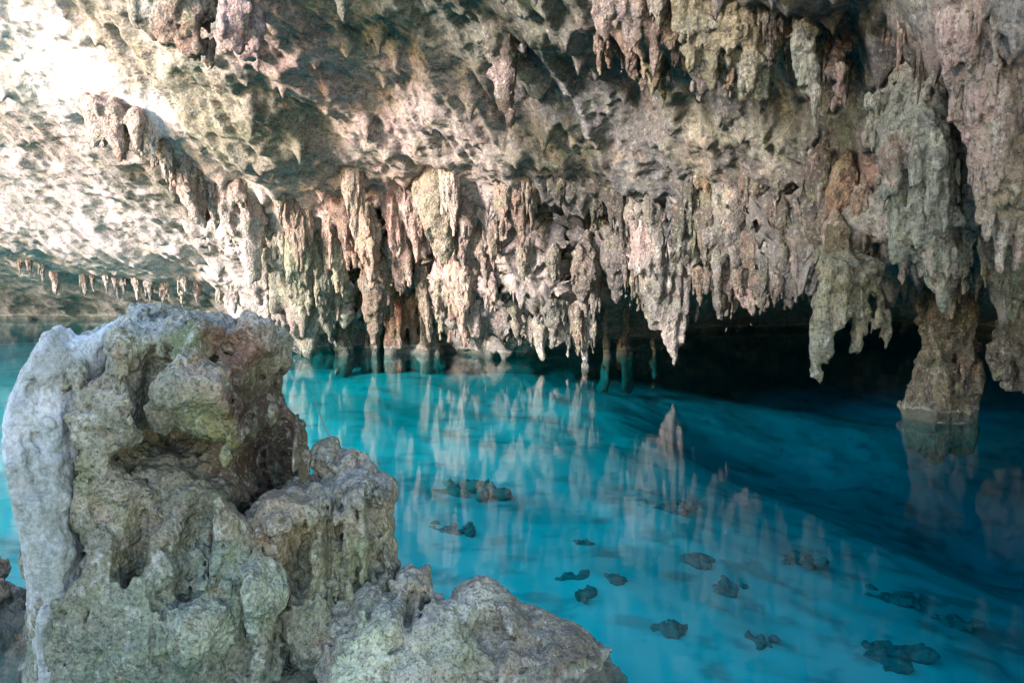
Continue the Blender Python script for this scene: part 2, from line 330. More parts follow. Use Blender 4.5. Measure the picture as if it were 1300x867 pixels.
LIGHT = (.80, .71, .70)
WHITE, CREAM, PINK, BEIGE = (.95, .92, .91), (.70, .61, .56), (.60, .43, .39), (.50, .42, .38)
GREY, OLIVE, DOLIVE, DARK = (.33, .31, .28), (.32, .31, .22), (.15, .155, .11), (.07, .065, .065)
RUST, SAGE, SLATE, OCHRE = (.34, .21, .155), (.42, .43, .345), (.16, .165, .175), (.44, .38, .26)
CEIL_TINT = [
 (0, 30, 80, WHITE), (50, 70, 70, WHITE), (110, 105, 50, WHITE), (170, 135, 34, WHITE), (220, 158, 26, WHITE), (-100, 60, 130, WHITE), (60, 70, 16, PINK), (130, 45, 40, OCHRE), (100, 10, 34, OLIVE), (170, 90, 30, OCHRE), (30, 180, 40, BEIGE), (20, 230, 60, LIGHT), (100, 250, 60, LIGHT),  # WHITE and LIGHT put the sun's glare on the left roof into colour
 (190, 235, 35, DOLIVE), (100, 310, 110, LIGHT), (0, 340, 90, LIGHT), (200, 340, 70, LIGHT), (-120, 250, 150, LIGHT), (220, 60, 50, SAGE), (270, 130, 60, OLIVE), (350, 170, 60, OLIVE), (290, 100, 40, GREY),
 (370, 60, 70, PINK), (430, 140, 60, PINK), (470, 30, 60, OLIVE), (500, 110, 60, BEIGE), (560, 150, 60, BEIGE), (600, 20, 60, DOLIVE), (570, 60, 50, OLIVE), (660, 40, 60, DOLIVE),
 (700, 110, 60, SLATE), (650, 190, 40, GREY), (590, 80, 40, GREY), (720, 190, 50, OLIVE), (690, 262, 45, DARK), (750, 262, 45, DARK), (700, 268, 40, DARK), (770, 270, 40, DARK), (850, 245, 34, DARK), (920, 240, 34, DARK), (660, 250, 30, DARK), (640, 262, 26, SLATE), (700, 240, 40, SLATE), (800, 240, 50, SLATE), (720, 285, 40, DARK), (745, 112, 42, SLATE), (800, 190, 50, SLATE), (850, 112, 40, DOLIVE), (960, 250, 50, DARK), (640, 130, 24, BEIGE), (900, 120, 40, SLATE), (1120, 100, 40, DARK), (860, 275, 34, SLATE), (600, 230, 40, BEIGE), (520, 220, 50, BEIGE), (300, 250, 60, CREAM), (160, 170, 40, PINK), (240, 220, 50, CREAM), (280, 290, 40, LIGHT),  # DARK and SLATE paint the shadow band above the curtain into the roof
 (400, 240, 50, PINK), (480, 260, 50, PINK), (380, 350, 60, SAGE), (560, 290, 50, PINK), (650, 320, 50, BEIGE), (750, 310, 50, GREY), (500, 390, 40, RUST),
 (800, 60, 50, RUST), (850, 30, 50, RUST), (840, 150, 50, DOLIVE), (920, 60, 60, OCHRE), (1050, 60, 60, DARK), (990, 30, 40, DARK), (960, 190, 50, SAGE), (880, 180, 50, OLIVE), (1020, 220, 50, DARK), (850, 250, 40, DARK), (930, 245, 30, SLATE), (1090, 150, 40, DARK), (900, 260, 40, OCHRE),  # DARK blobs also paint the shade of the upper right roof
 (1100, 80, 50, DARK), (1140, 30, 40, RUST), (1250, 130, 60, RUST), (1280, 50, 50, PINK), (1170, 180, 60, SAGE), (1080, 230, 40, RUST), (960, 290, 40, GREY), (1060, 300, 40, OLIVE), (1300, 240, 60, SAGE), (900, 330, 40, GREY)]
vis = (rowk <= 5.2) & np.isfinite(GPX)
def ceil_at(px, py):
    d2 = np.where(vis, (GPX - px) ** 2 + (GPY - py) ** 2, 1e12)
    i = np.unravel_index(np.argpartition(d2.ravel(), 12)[:12], d2.shape)
    j = np.argmin(dist[i]); return G2[i[0][j], i[1][j]]
BL = []
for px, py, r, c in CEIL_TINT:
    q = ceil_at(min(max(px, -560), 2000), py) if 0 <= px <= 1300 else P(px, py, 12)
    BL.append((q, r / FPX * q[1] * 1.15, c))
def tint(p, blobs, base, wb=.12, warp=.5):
    """stains, painted light and shade: weighted colours round given places, their edges broken by noise"""
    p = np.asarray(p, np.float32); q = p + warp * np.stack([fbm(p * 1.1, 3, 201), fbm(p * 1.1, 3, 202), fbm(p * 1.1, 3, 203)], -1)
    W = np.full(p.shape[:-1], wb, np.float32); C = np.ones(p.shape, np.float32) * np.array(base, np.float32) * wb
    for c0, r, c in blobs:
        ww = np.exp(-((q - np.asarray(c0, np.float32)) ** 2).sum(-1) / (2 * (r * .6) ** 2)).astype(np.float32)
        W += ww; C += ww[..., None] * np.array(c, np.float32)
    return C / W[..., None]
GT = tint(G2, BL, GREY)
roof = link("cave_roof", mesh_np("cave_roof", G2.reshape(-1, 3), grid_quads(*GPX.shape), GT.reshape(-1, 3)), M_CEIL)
tag(roof, kind='structure')

# ------------------------------------------------------------------ added wall, unseen behind the viewer, blocks sun from boulder and right side
def sun_blocker_wall(name, path, thick, label):
    A = np.array(path, float); F = Field((A[:, 0].min() - thick - 1, A[:, 1].min() - thick - 1, -3), (A[:, 0].max() + thick + 1, A[:, 1].max() + thick + 1, A[:, 2].max() + 1), .3)
    for (x, y, z), (x2, y2, z2) in zip(path[:-1], path[1:]):
        for f in np.linspace(0, 1, 7): F.cone((x + f * (x2 - x), y + f * (y2 - y), -2.5), (x + f * (x2 - x), y + f * (y2 - y), z + f * (z2 - z) - thick * .6), thick, thick * .6, 1.)
    F.noise(lambda p: .7 * fbm(p * .45, 4, 301) + .3 * ridged(p * 1.1, 2, 302), 2.); V, Q = F.mesh()
    o = link(name, mesh_np(name, V, Q, tint(V, [], GREY)), M_CEIL); return tag(o, label, "sun-blocking wall")
wall_pos = lambda s_, t_, z: (-t_ * .79 + s_ * .61, -t_ * .61 - s_ * .79, z)
sun_blocker_wall("sun_blocker_wall", [wall_pos(-7.4, 13, 5.6), wall_pos(-6, 13, 7.6), wall_pos(-3.5, 13, 8.8), wall_pos(0, 13.5, 9.2), wall_pos(6, 13, 9.5)], 1.6, "rough grey rock wall added unseen behind the viewer to block the sun")

# ------------------------------------------------------------------ stalactites
def rock_from(F, disp, band, blobs, base, mat, name, label, cat, group=None, parent=None, warp=.15, wb=.12):
    F.noise(disp, band); V, Q = F.mesh()
    T = tint(V, blobs, base, wb, warp) if blobs else np.array(base)
    c = np.array([V[:, 0].mean(), V[:, 1].mean(), V[:, 2].max() if cat == 'stalactite' else V[:, 2].min()])
    if parent is not None: c = np.array(parent.location)
    o = link(name, mesh_np(name, V - c, Q, T), mat, parent)
    if parent is None: o.location = c
    if cat: tag(o, label, cat, group)
    return o
def hero(name, label, D, chains, base, blobs=(), flat=1., amp=1., group=None, cat='stalactite', res=2.5, root=45, flute=1.):
    """a formation grown from tapering chains given as (px, py, radius px) at distance D (or per-point distance)"""
    pts, allp = [], []
    for ch in chains:
        q = []
        for it in ch:
            dd = it[3] if len(it) > 3 else D
            q.append((P(it[0], it[1], dd), it[2] / FPX * dd))
        if cat == 'stalactite': x0, y0, r0 = ch[0][:3]; q.insert(0, (P(x0, y0 - root, D * 1.09), r0 * 1.15 / FPX * D))     # root sunk in the roof
        pts.append(q); allp += q
    A = np.array([a for a, _ in allp]); rr = np.array([r for _, r in allp])[:, None]
    u = D / FPX; m = 8 * u
    F = Field((A - rr).min(0) - m, (A + rr).max(0) + m, res * u)
    for q in pts:
        for (a, ra), (b, rb) in zip(q[:-1], q[1:]): F.cone(a, b, ra, rb, k=7 * u, flat=flat)
    def disp(p):
        g = p / u / 22.
        return u * amp * (5 * flute * ridged(g * np.array([1., 1., .13]), 2, 10) + 5 * fbm(g * np.array([1, 1, .28]), 3, 11) + 4.0 * fbm(g * 1.6, 3, 12) + 2.6 * ridged(g * np.array([1.6, 1.6, .5]), 2, 13))
    bl = [(P(x, y, D), r * u, c) for x, y, r, c in blobs]
    o = rock_from(F, disp, 20 * u, bl, base, M_STAL, name, label, cat, group, warp=10 * u)
    if cat == 'column': o['kind'] = 'thing'
    return o

def variant(seed, slim=1.):
    g = np.random.default_rng(seed); F = Field((-.5, -.5, -1.1), (.5, .5, .62), .02)
    x = y = 0.; r0 = g.uniform(.17, .25) * slim; zs = [.5, .2, -.15, -.5, -.8, -1.]; rs = [r0 * .25, r0 * .8, r0 * 1.1, r0 * .68, r0 * .34, r0 * g.uniform(.06, .22)]
    pts = [(0, 0, .5)]
    for z in zs[1:]: x += g.uniform(-.035, .035); y += g.uniform(-.035, .035); pts.append((x, y, z))
    for a, b, ra, rb in zip(pts[:-1], pts[1:], rs[:-1], rs[1:]): F.cone(a, b, ra, rb, .05)
    for k in range(g.integers(4, 10)):
        t = g.uniform(0, 6.28); q = g.uniform(.09, .27); l = g.uniform(.2, .85); ra = g.uniform(.045, .1)
        a = (q * .7 * math.cos(t), q * .7 * math.sin(t), g.uniform(.05, .25)); b = (q * 1.05 * math.cos(t), q * 1.05 * math.sin(t), -l)
        F.cone(a, b, ra, ra * .25, .05)
    o = np.array([seed * 7.3, seed * 3.1, 0])
    F.noise(lambda p: .03 * fbm((p + o) * np.array([9, 9, 2.2]), 3, seed) + .022 * fbm((p + o) * np.array([13, 13, 7]), 3, seed + 5) + .01 * ridged((p + o) * np.array([20, 20, 6]), 2, seed), .09)
    V, Q = F.mesh()
    return mesh_np("stalactite", V, Q, np.ones(3))
SMALL = []
TONES = [(1, 1, 1), (1.12, .94, .88), (.93, .97, .86), (.72, .72, .72), (1.08, 1., .9), (1.15, 1.12, 1.07), (.9, .76, .68)]
LIB = [variant(100 + k, .8 + .12 * (k % 4)) for k in range(14)]
for me in LIB: me.materials.append(M_STAL)
GN = G2.reshape(-1, 3)
def hang(p, L, wid, label, group, col, k=None):
    o = bpy.data.objects.new("stalactite", LIB[int(rng.integers(len(LIB))) if k is None else k]); S.collection.objects.link(o)
    o.location = p; o.scale = (wid, wid, L); o.rotation_euler = (rng.uniform(-.06, .06), rng.uniform(-.06, .06), rng.uniform(0, 6.28))
    col = np.asarray(col) * np.array(TONES[int(rng.integers(len(TONES)))])
    o.color = (*np.clip(col, 0, 1), 1); tag(o, label, "stalactite", group); SMALL.append((o, p, L, wid / L, col)); return o
def fringe(n, x0, x1, k0, k1, l0, l1, label, group, ww=(.5, 1.3), ysel=None, bright=1., slope=0):
    rows = np.where((vk >= k0) & (vk <= k1))[0]; cnt = tries = 0; got = []
    while cnt < n and tries < n * 40:
        tries += 1; r_ = int(rng.choice(rows)); c = int(rng.integers(len(ux)))
        px, py = GPX[r_, c], GPY[r_, c]
        if not x0 <= px <= x1 or (ysel and not ysel(px, py)): continue
        p = G2[r_, c]; L = rng.uniform(l0, l1) ** 1. / FPX * p[1]
        if p[2] - L < .06: L = p[2] - rng.uniform(.04, .3)
        if L < .2: continue
        if any(abs(px - a) < 5 and abs(py - b) < 8 for a, b in got): continue
        got.append((px, py)); cnt += 1
        hang(p + np.array([0, -.05, .12 * L]), L, L * rng.uniform(*ww), label, group, GT[r_, c] * rng.uniform(.85, 1.25) * bright * np.array([1, rng.uniform(.95, 1.03), rng.uniform(.88, 1.02)]))
def ridge(n, path, l0, l1, label, group, jit=12, ww=(.6, 1.3)):
    path = np.array(path, float); t = np.linspace(0, 1, len(path))
    for k in range(n):
        q = (k + rng.uniform(.1, .9)) / n; px = np.interp(q, t, path[:, 0]) + rng.uniform(-4, 4); py = np.interp(q, t, path[:, 1]) + rng.uniform(-jit, jit)
        p = ceil_at(px, py); L = rng.uniform(l0, l1) / FPX * p[1]
        hang(p + np.array([0, 0, .12 * L]), L, L * rng.uniform(*ww), label, group, tint(p, BL, GREY) * rng.uniform(.9, 1.2))

ridge(34, [(98, 130), (150, 160), (200, 185), (240, 225), (275, 250), (320, 290)], 16, 52, "short pinkish stalactite on the slanting ridge under the sunlit roof", "short stalactites along the sunlit ridge")
ridge(18, [(20, 330), (90, 352), (150, 360), (220, 370), (300, 375)], 8, 36, "tiny cream stalactite on the distant low roof edge above the pale far water", "tiny stalactites on the far roof edge", jit=4)
fringe(78, 350, 700, 2.75, 4.97, 24, 92, "pale beige stalactite packed in the middle curtain along the roof edge", "stalactites of the middle curtain", slope=1)
fringe(60, 690, 1010, 2.75, 4.97, 24, 92, "grey brown stalactite in the shaded curtain right of the middle", "stalactites of the shaded curtain", bright=.8)  # darker object colour stands in for the shade on this curtain
fringe(30, 1010, 1320, 2.7, 4.9, 40, 110, "grey stalactite hanging from the dark roof edge at the right", "stalactites of the right roof edge", ysel=lambda x, y: y < 335)
fringe(26, 760, 1010, .8, 1.9, 30, 75, "small rusty stalactite in the shaggy cluster high on the roof", "shaggy small stalactites high on the roof", ysel=lambda x, y: y < 100)
fringe(16, 1020, 1290, .8, 1.9, 30, 80, "thin pinkish stalactite hanging in the dark upper corner of the roof", "thin stalactites in the dark upper corner", ysel=lambda x, y: y < 130, ww=(.3, .5))

hero("stalactite", "huge pale sage green drapery with one blunt tip, at the right above the water column", 6.8,
     [[(1160, 105, 22, 7.5), (1166, 150, 38, 7.0), (1166, 210, 46), (1178, 290, 38), (1190, 345, 26), (1197, 388, 7)], [(1120, 130, 16, 7.6), (1130, 180, 22, 7.1), (1137, 230, 24), (1152, 310, 18), (1165, 340, 8)],
      [(1205, 120, 18, 7.5), (1205, 160, 22, 7.), (1205, 210, 18), (1215, 280, 13), (1222, 318, 5)], [(1240, 150, 14, 7.3), (1240, 190, 20, 6.9), (1235, 240, 20), (1228, 290, 12)], [(1200, 250, 16), (1212, 345, 8)]],
     SAGE, [(1110, 200, 30, RUST), (1230, 200, 25, GREY)], flute=1.7, root=0)
hero("stalactite", "broad pink flowstone drapery filling the far right edge of the roof", 6.0,
     [[(1225, 40, 30), (1255, 130, 38), (1275, 220, 34), (1290, 300, 20), (1290, 340, 5)], [(1300, 60, 50), (1310, 180, 46), (1320, 290, 36), (1330, 345, 20)], [(1260, 250, 16), (1258, 300, 8), (1256, 320, 3)], [(1275, 300, 14), (1272, 345, 6)]],
     PINK, [(1300, 250, 50, OCHRE), (1290, 80, 40, SAGE)], flute=1.7)
hero("stalactite", "large pink and grey stalactite, its tip just above the water, in the shaded curtain", 12.8,
     [[(835, 255, 42), (842, 330, 38), (852, 395, 24), (858, 460, 5)], [(805, 270, 18), (815, 340, 15), (828, 405, 6)], [(880, 270, 26), (890, 340, 22), (884, 395, 12), (882, 425, 4)], [(862, 300, 20), (868, 410, 10), (866, 440, 4)]],
     GREY, [(822, 310, 22, PINK), (858, 430, 25, CREAM), (880, 340, 40, GREY)])
hero("stalactite", "twin tipped grey brown stalactite left of the black cave mouth", 11.3,
     [[(925, 260, 30), (938, 340, 20), (950, 395, 8), (953, 412, 3)], [(905, 300, 16), (912, 380, 9), (918, 432, 3)], [(960, 280, 18), (962, 350, 9)]], GREY, [(940, 380, 20, PINK), (910, 420, 14, SLATE)])
hero("stalactite", "pale greenish three legged stalactite hanging low beside the black cave mouth", 8.6,
     [[(1058, 345, 20), (1050, 390, 20), (1040, 440, 15), (1036, 475, 10), (1044, 496, 4)], [(1082, 350, 20), (1092, 400, 15), (1087, 440, 9), (1086, 463, 4)], [(1106, 345, 13), (1119, 400, 11), (1122, 425, 8), (1119, 450, 4)], [(1070, 350, 20), (1072, 395, 14)]],
     (.42, .41, .28), [(1045, 440, 30, SAGE), (1090, 420, 20, OCHRE), (1120, 410, 15, GREY)], root=18)
pillar = hero("cave_column", "stout limestone column standing in the water at the right with a pale waterline", 10.2,
     [[(1205, 310, 34), (1196, 400, 26), (1188, 460, 22), (1186, 520, 24), (1186, 560, 25)], [(1226, 350, 26), (1222, 440, 19), (1218, 520, 20), (1218, 560, 20)], [(1166, 450, 8), (1164, 520, 11), (1164, 560, 12)]],
     (.30, .27, .21), [(1210, 470, 14, RUST), (1180, 505, 20, OCHRE), (1240, 400, 40, SLATE), (1200, 360, 50, DARK)], cat='column')
c0 = P(1190, 533, 10.2); F = Field((c0[0] - .65, 9.5, -.09), (c0[0] + .75, 10.9, .1), .018)
for a_ in np.linspace(0, 6.283, 40): F.cone((c0[0] + .06 + .42 * math.cos(a_), 10.2 + .33 * math.sin(a_), .004), (c0[0] + .06 + .42 * math.cos(a_ + .17), 10.2 + .33 * math.sin(a_ + .17), .002), .011, .011, .015)
rock_from(F, lambda p: .012 * fbm(p * 9, 3, 61), .08, [], (.78, .77, .74), M_STAL, "waterline_crust", None, None, parent=pillar)
hero("stalactite", "hooked grey stalactite over dark water, lowest at the right edge", 9.5,
     [[(1320, 400, 40), (1290, 440, 26), (1265, 450, 17), (1275, 475, 15), (1290, 500, 5)], [(1300, 455, 22), (1297, 505, 4)]], GREY)
hero("stalactite", "dark brown finger of rock hanging alone from the middle of the roof", 11.1,
     [[(640, 60, 24), (643, 100, 13), (646, 130, 9), (647, 152, 4)], [(628, 70, 12), (630, 95, 9), (632, 118, 3)]], (.16, .12, .09), [(632, 95, 12, PINK)])
hero("stalactite", "cream and pink bulging drapery low on the slanting ridge, left of the slender pale post", 15.3, [[(285, 215, 20), (294, 265, 17), (312, 315, 12), (322, 350, 5)], [(310, 235, 18), (320, 280, 14), (324, 310, 6)]], CREAM, [(290, 240, 24, PINK)], root=25)
hero("stalactite", "pointed cream stalactite over a small black hollow on the slanting ridge", 15.0, [[(225, 205, 20), (236, 240, 17), (250, 272, 10), (258, 290, 4)], [(205, 190, 14), (212, 215, 5)]], CREAM, [(230, 220, 20, PINK)], root=25)
hero("stalactite", "knobbly tan fused stalactite at the upper end of the slanting ridge, under the white roof", 13.9, [[(118, 135, 15), (122, 165, 10), (124, 185, 4)], [(146, 145, 16), (150, 180, 11), (152, 208, 4)], [(168, 152, 13), (173, 190, 5)], [(132, 140, 9), (135, 172, 3)], [(108, 128, 9), (110, 158, 3)]], (.70, .58, .52), [(150, 200, 10, RUST)], root=14, amp=.7)
hero("stalactite", "green and pink fluted drapery at the top left of the roof", 9.2,
     [[(185, -40, 30), (195, 20, 26), (210, 50, 8)], [(225, -40, 42), (232, 30, 30), (248, 65, 16), (250, 88, 5)], [(265, -30, 16), (268, 20, 10), (265, 50, 4)]], (.40, .31, .24), [(185, 10, 22, SAGE), (240, 50, 30, RUST), (262, 0, 20, OLIVE)])
hero("stalactite", "rusty knob shaped stalactite beside the fluted drapery at the top", 9.0,
     [[(300, 10, 18), (297, 40, 17), (302, 60, 12), (305, 78, 4)], [(285, 15, 10), (280, 45, 5)], [(325, 60, 12), (328, 95, 6)]], PINK, [(306, 55, 14, RUST)])
hero("stalactite", "small olive stalactite cut by the top edge, left of the middle", 8.6, [[(430, -40, 16), (431, 0, 11), (433, 30, 4)]], OLIVE)
hero("stalactite", "smooth little grey stalactite pointing down below the shaggy cluster", 9.0, [[(890, 70, 12), (893, 110, 9), (896, 141, 2)]], BEIGE)
hero("stalactite", "long rusty pink stalactite in the cluster at the top right of the middle", 8.7,
     [[(815, -40, 24), (822, 20, 16), (828, 70, 10), (833, 118, 3)], [(790, -40, 26), (795, 20, 16), (800, 70, 4)], [(765, -30, 16), (768, 30, 8), (772, 50, 3)], [(845, -30, 22), (850, 40, 10), (852, 70, 3)]], RUST, [(825, 90, 24, PINK), (780, 10, 30, BEIGE)])
hero("stalactite", "shaggy yellowish tufted mass hanging high over the dark water", 8.2,
     [[(880, -20, 30), (885, 30, 24), (880, 75, 8)], [(925, -20, 42), (930, 40, 34), (925, 95, 8)], [(965, 20, 28), (962, 80, 16), (968, 115, 4)], [(945, 60, 18), (948, 120, 4)], [(905, 50, 16), (908, 100, 4)]], (.40, .35, .22), [(960, 90, 25, SAGE), (885, 40, 20, OLIVE)], amp=1.6)
hero("stalactite", "thin grey green stalactite with two pointed legs in the dark upper roof", 7.6, [[(1020, 60, 14), (1028, 110, 9), (1034, 162, 3)], [(1022, 80, 10), (1036, 115, 7), (1052, 163, 3)]], SAGE)
hero("stalactite", "small pinkish carrot shaped stalactite beside the two legged one in the dark upper roof", 7.7, [[(1062, 95, 11), (1062, 135, 7), (1058, 162, 3)]], PINK)
hero("stalactite", "slender pale post like stalactite at the left end of the curtain", 16.0, [[(326, 270, 20), (332, 320, 13), (336, 360, 10), (339, 408, 6)], [(318, 300, 10), (321, 350, 4)]], CREAM)
hero("stalactite", "bulky mossy grey mass hanging behind the big boulder's top right corner", 16.0,
     [[(378, 325, 34), (382, 370, 36), (385, 405, 28), (392, 440, 12)], [(415, 340, 18), (418, 400, 13), (420, 444, 8)], [(352, 330, 20), (356, 390, 13), (360, 425, 5)], [(365, 300, 16), (370, 350, 16)]], (.38, .37, .30), [(380, 330, 30, SAGE), (400, 380, 30, OLIVE), (370, 410, 16, PINK)], root=30, flute=1.3)
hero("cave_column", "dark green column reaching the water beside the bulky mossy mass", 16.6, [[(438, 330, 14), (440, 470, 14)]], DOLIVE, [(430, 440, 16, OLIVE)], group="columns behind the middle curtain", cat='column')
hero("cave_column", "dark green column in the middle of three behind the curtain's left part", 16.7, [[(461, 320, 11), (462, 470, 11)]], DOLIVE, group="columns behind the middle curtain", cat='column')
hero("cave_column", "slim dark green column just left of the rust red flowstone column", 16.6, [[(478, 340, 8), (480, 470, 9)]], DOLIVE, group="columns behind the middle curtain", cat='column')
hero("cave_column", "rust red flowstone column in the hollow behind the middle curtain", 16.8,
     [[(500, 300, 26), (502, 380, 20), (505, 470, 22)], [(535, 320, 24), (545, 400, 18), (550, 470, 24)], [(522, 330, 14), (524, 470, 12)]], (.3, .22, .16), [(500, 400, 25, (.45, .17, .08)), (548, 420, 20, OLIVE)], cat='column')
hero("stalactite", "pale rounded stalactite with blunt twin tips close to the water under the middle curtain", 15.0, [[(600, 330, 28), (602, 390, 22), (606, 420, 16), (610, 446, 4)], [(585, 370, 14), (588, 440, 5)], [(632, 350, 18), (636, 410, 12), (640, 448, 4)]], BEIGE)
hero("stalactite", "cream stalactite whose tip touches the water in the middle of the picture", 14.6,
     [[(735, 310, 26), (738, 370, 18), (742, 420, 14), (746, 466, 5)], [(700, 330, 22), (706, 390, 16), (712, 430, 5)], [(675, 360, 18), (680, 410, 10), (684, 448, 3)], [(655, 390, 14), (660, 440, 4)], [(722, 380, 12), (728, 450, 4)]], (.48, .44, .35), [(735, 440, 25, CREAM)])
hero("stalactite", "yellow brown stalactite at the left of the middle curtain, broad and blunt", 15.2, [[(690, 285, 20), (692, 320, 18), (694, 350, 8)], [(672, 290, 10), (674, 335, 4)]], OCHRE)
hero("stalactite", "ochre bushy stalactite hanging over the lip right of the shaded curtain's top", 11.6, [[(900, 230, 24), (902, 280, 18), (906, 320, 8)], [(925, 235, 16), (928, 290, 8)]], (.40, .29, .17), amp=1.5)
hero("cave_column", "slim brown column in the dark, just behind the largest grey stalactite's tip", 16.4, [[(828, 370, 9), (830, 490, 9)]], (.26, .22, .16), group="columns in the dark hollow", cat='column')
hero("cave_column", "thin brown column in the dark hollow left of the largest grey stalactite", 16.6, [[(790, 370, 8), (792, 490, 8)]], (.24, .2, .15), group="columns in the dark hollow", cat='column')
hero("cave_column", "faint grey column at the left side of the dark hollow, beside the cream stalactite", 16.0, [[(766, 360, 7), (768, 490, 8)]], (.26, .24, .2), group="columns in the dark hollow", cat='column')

# every small stalactite is described by its look and by the formation it hangs nearest to
MARKS = [(230, 40, "the fluted green and pink drapery"), (303, 45, "the rusty knob at the top"), (643, 110, "the lone dark brown finger"), (334, 350, "the slender pale post"), (385, 370, "the bulky mossy mass"), (515, 390, "the rust red column"),
         (606, 390, "the pale blunt twin tipped one"), (735, 400, "the cream stalactite touching the water"), (693, 315, "the blunt yellow brown stalactite"), (850, 370, "the large pink and grey stalactite"), (935, 340, "the twin tipped stalactite"), (1078, 410, "the three legged stalactite"),
         (1180, 250, "the huge sage green drapery"), (1285, 220, "the pink flowstone drapery"), (815, 40, "the long rusty pink stalactite"), (925, 50, "the shaggy yellowish mass"), (893, 108, "the smooth little grey stalactite"), (1040, 130, "the thin two legged stalactite"), (908, 275, "the bushy ochre stalactite"), (200, 388, "the great boulder's top")]
BUCK = {}
for o, p, L, wr, col in SMALL:
    px, py = (float(v) for v in proj(np.asarray(p) - np.array([0, 0, L * .5])))
    m = min(MARKS, key=lambda k: math.hypot(k[0] - px, (k[1] - py) * 1.2)); dx, dy = px - m[0], py - m[1]
    rel = ("left of" if dx < 0 else "right of") if abs(dx) > abs(dy) * .7 else ("above" if dy < 0 else "below")
    BUCK.setdefault((m[2], rel), []).append((math.hypot(dx, dy), o, L / p[1] * FPX, wr, np.asarray(col)))
ORD = "nearest second third fourth fifth sixth seventh eighth ninth tenth eleventh twelfth thirteenth fourteenth fifteenth sixteenth seventeenth eighteenth nineteenth twentieth".split() + ["twenty-" + k for k in "first second third fourth fifth sixth seventh eighth ninth".split()] + ["thirtieth"] + ["thirty-" + k for k in "first second third fourth fifth sixth seventh eighth ninth".split()] + ["fortieth"] + ["forty-" + k for k in "first second third fourth fifth sixth seventh eighth ninth".split()]
for (mk, rel), it in BUCK.items():
    for k, (_, o, lp, wr, col) in enumerate(sorted(it, key=lambda v: v[0])):
        tone = "pinkish" if col[0] > col[1] * 1.25 else ("pale" if col.mean() > .44 else ("greenish grey" if col[1] > col[0] * .98 else ("dark grey" if col.mean() < .2 else "grey brown")))
        o["label"] = f"{'short' if lp < 40 else 'long' if lp > 78 else 'middling'} {'slim' if wr < .62 else 'stout' if wr > 1. else 'tapering'} {tone} stalactite, {ORD[min(k, len(ORD) - 1)]} one {rel} {mk}"

# ------------------------------------------------------------------ pool bed and water
BED = [(-10, 3, .3), (-2.5, 3.2, -.35), (-5, 6, -.5), (0, 2.5, -1.2), (1.5, 5, -1.4), (4, 4, -2.4), (-1, 6, -.9), (.3, 7.5, -.7), (-2, 9, -.5), (1.5, 8.8, -.8), (3.5, 7, -1.6), (6, 7, -2.5), (4, 10, -1.7), (0, 11, -.6), (-4, 12, -.45), (1, 14, -.6),
       (-1, 16, -.45), (-3, 15, -.4), (-3.5, 16.5, -.4), (1.5, 12, -.7), (4.5, 13, -2.2), (7, 11, -2.7), (-12, 20, -.7), (-20, 24, -.8), (-14, 10, -.4), (-8, 14, -.45), (8, 22, -2), (-4, 20, -.8), (-1.5, 3.8, -.4), (.8, 3.4, -1.6)]
BA = np.array(BED, float)
def bed_z(x, y):
    x, y = np.asarray(x, float), np.asarray(y, float); d2 = (x[..., None] - BA[:, 0]) ** 2 + (y[..., None] - BA[:, 1]) ** 2
    wgt = 1 / (d2 + 3.) ** 1.7; z = (wgt * BA[:, 2]).sum(-1) / wgt.sum(-1); q = np.stack([x, y, z], -1)
    z = np.maximum(z + .06 * fbm(q * .5, 2, 51) + .02 * fbm(q * np.array([2.6, 3.4, 1]), 3, 52), -4.6); return np.where(y > 3, np.minimum(z, -.12), z)
bx = np.concatenate([np.linspace(-60, -14, 40, endpoint=False), np.linspace(-14, 12, 300), np.linspace(12.4, 30, 20)]); by = np.concatenate([np.linspace(-6, 2, 20, endpoint=False), 2 * (18 / 2) ** np.linspace(0, 1, 280), np.linspace(18.5, 45, 40)])
BX, BY = np.meshgrid(bx, by); BZ = bed_z(BX, BY); q = np.stack([BX, BY, BZ], -1)
BC = np.ones(q.shape) * np.array((.44, .435, .40)); BC *= (1 - .22 * np.clip(fbm(q * np.array([.5, 1.2, 1]), 3, 60) * 2, 0, 1) - .34 * np.clip(fbm(q * np.array([3., 4.2, 1]), 5, 61) * 3.4 - 1.15, 0, 1))[..., None]
bed = link("pool_bed", mesh_np("pool_bed", q.reshape(-1, 3), grid_quads(*BX.shape), BC.reshape(-1, 3)), None)
mb = bpy.data.materials.new("pale_silt"); t = nodes(mb); o_ = N(t, 'ShaderNodeOutputMaterial'); b = N(t, 'ShaderNodeBsdfPrincipled'); t.links.new(b.outputs[0], o_.inputs[0]); b.inputs['Roughness'].default_value = 1
a = N(t, 'ShaderNodeAttribute', attribute_name='tint'); t.links.new(a.outputs['Color'], b.inputs['Base Color'])
bed.data.materials.append(mb); tag(bed, kind='structure')

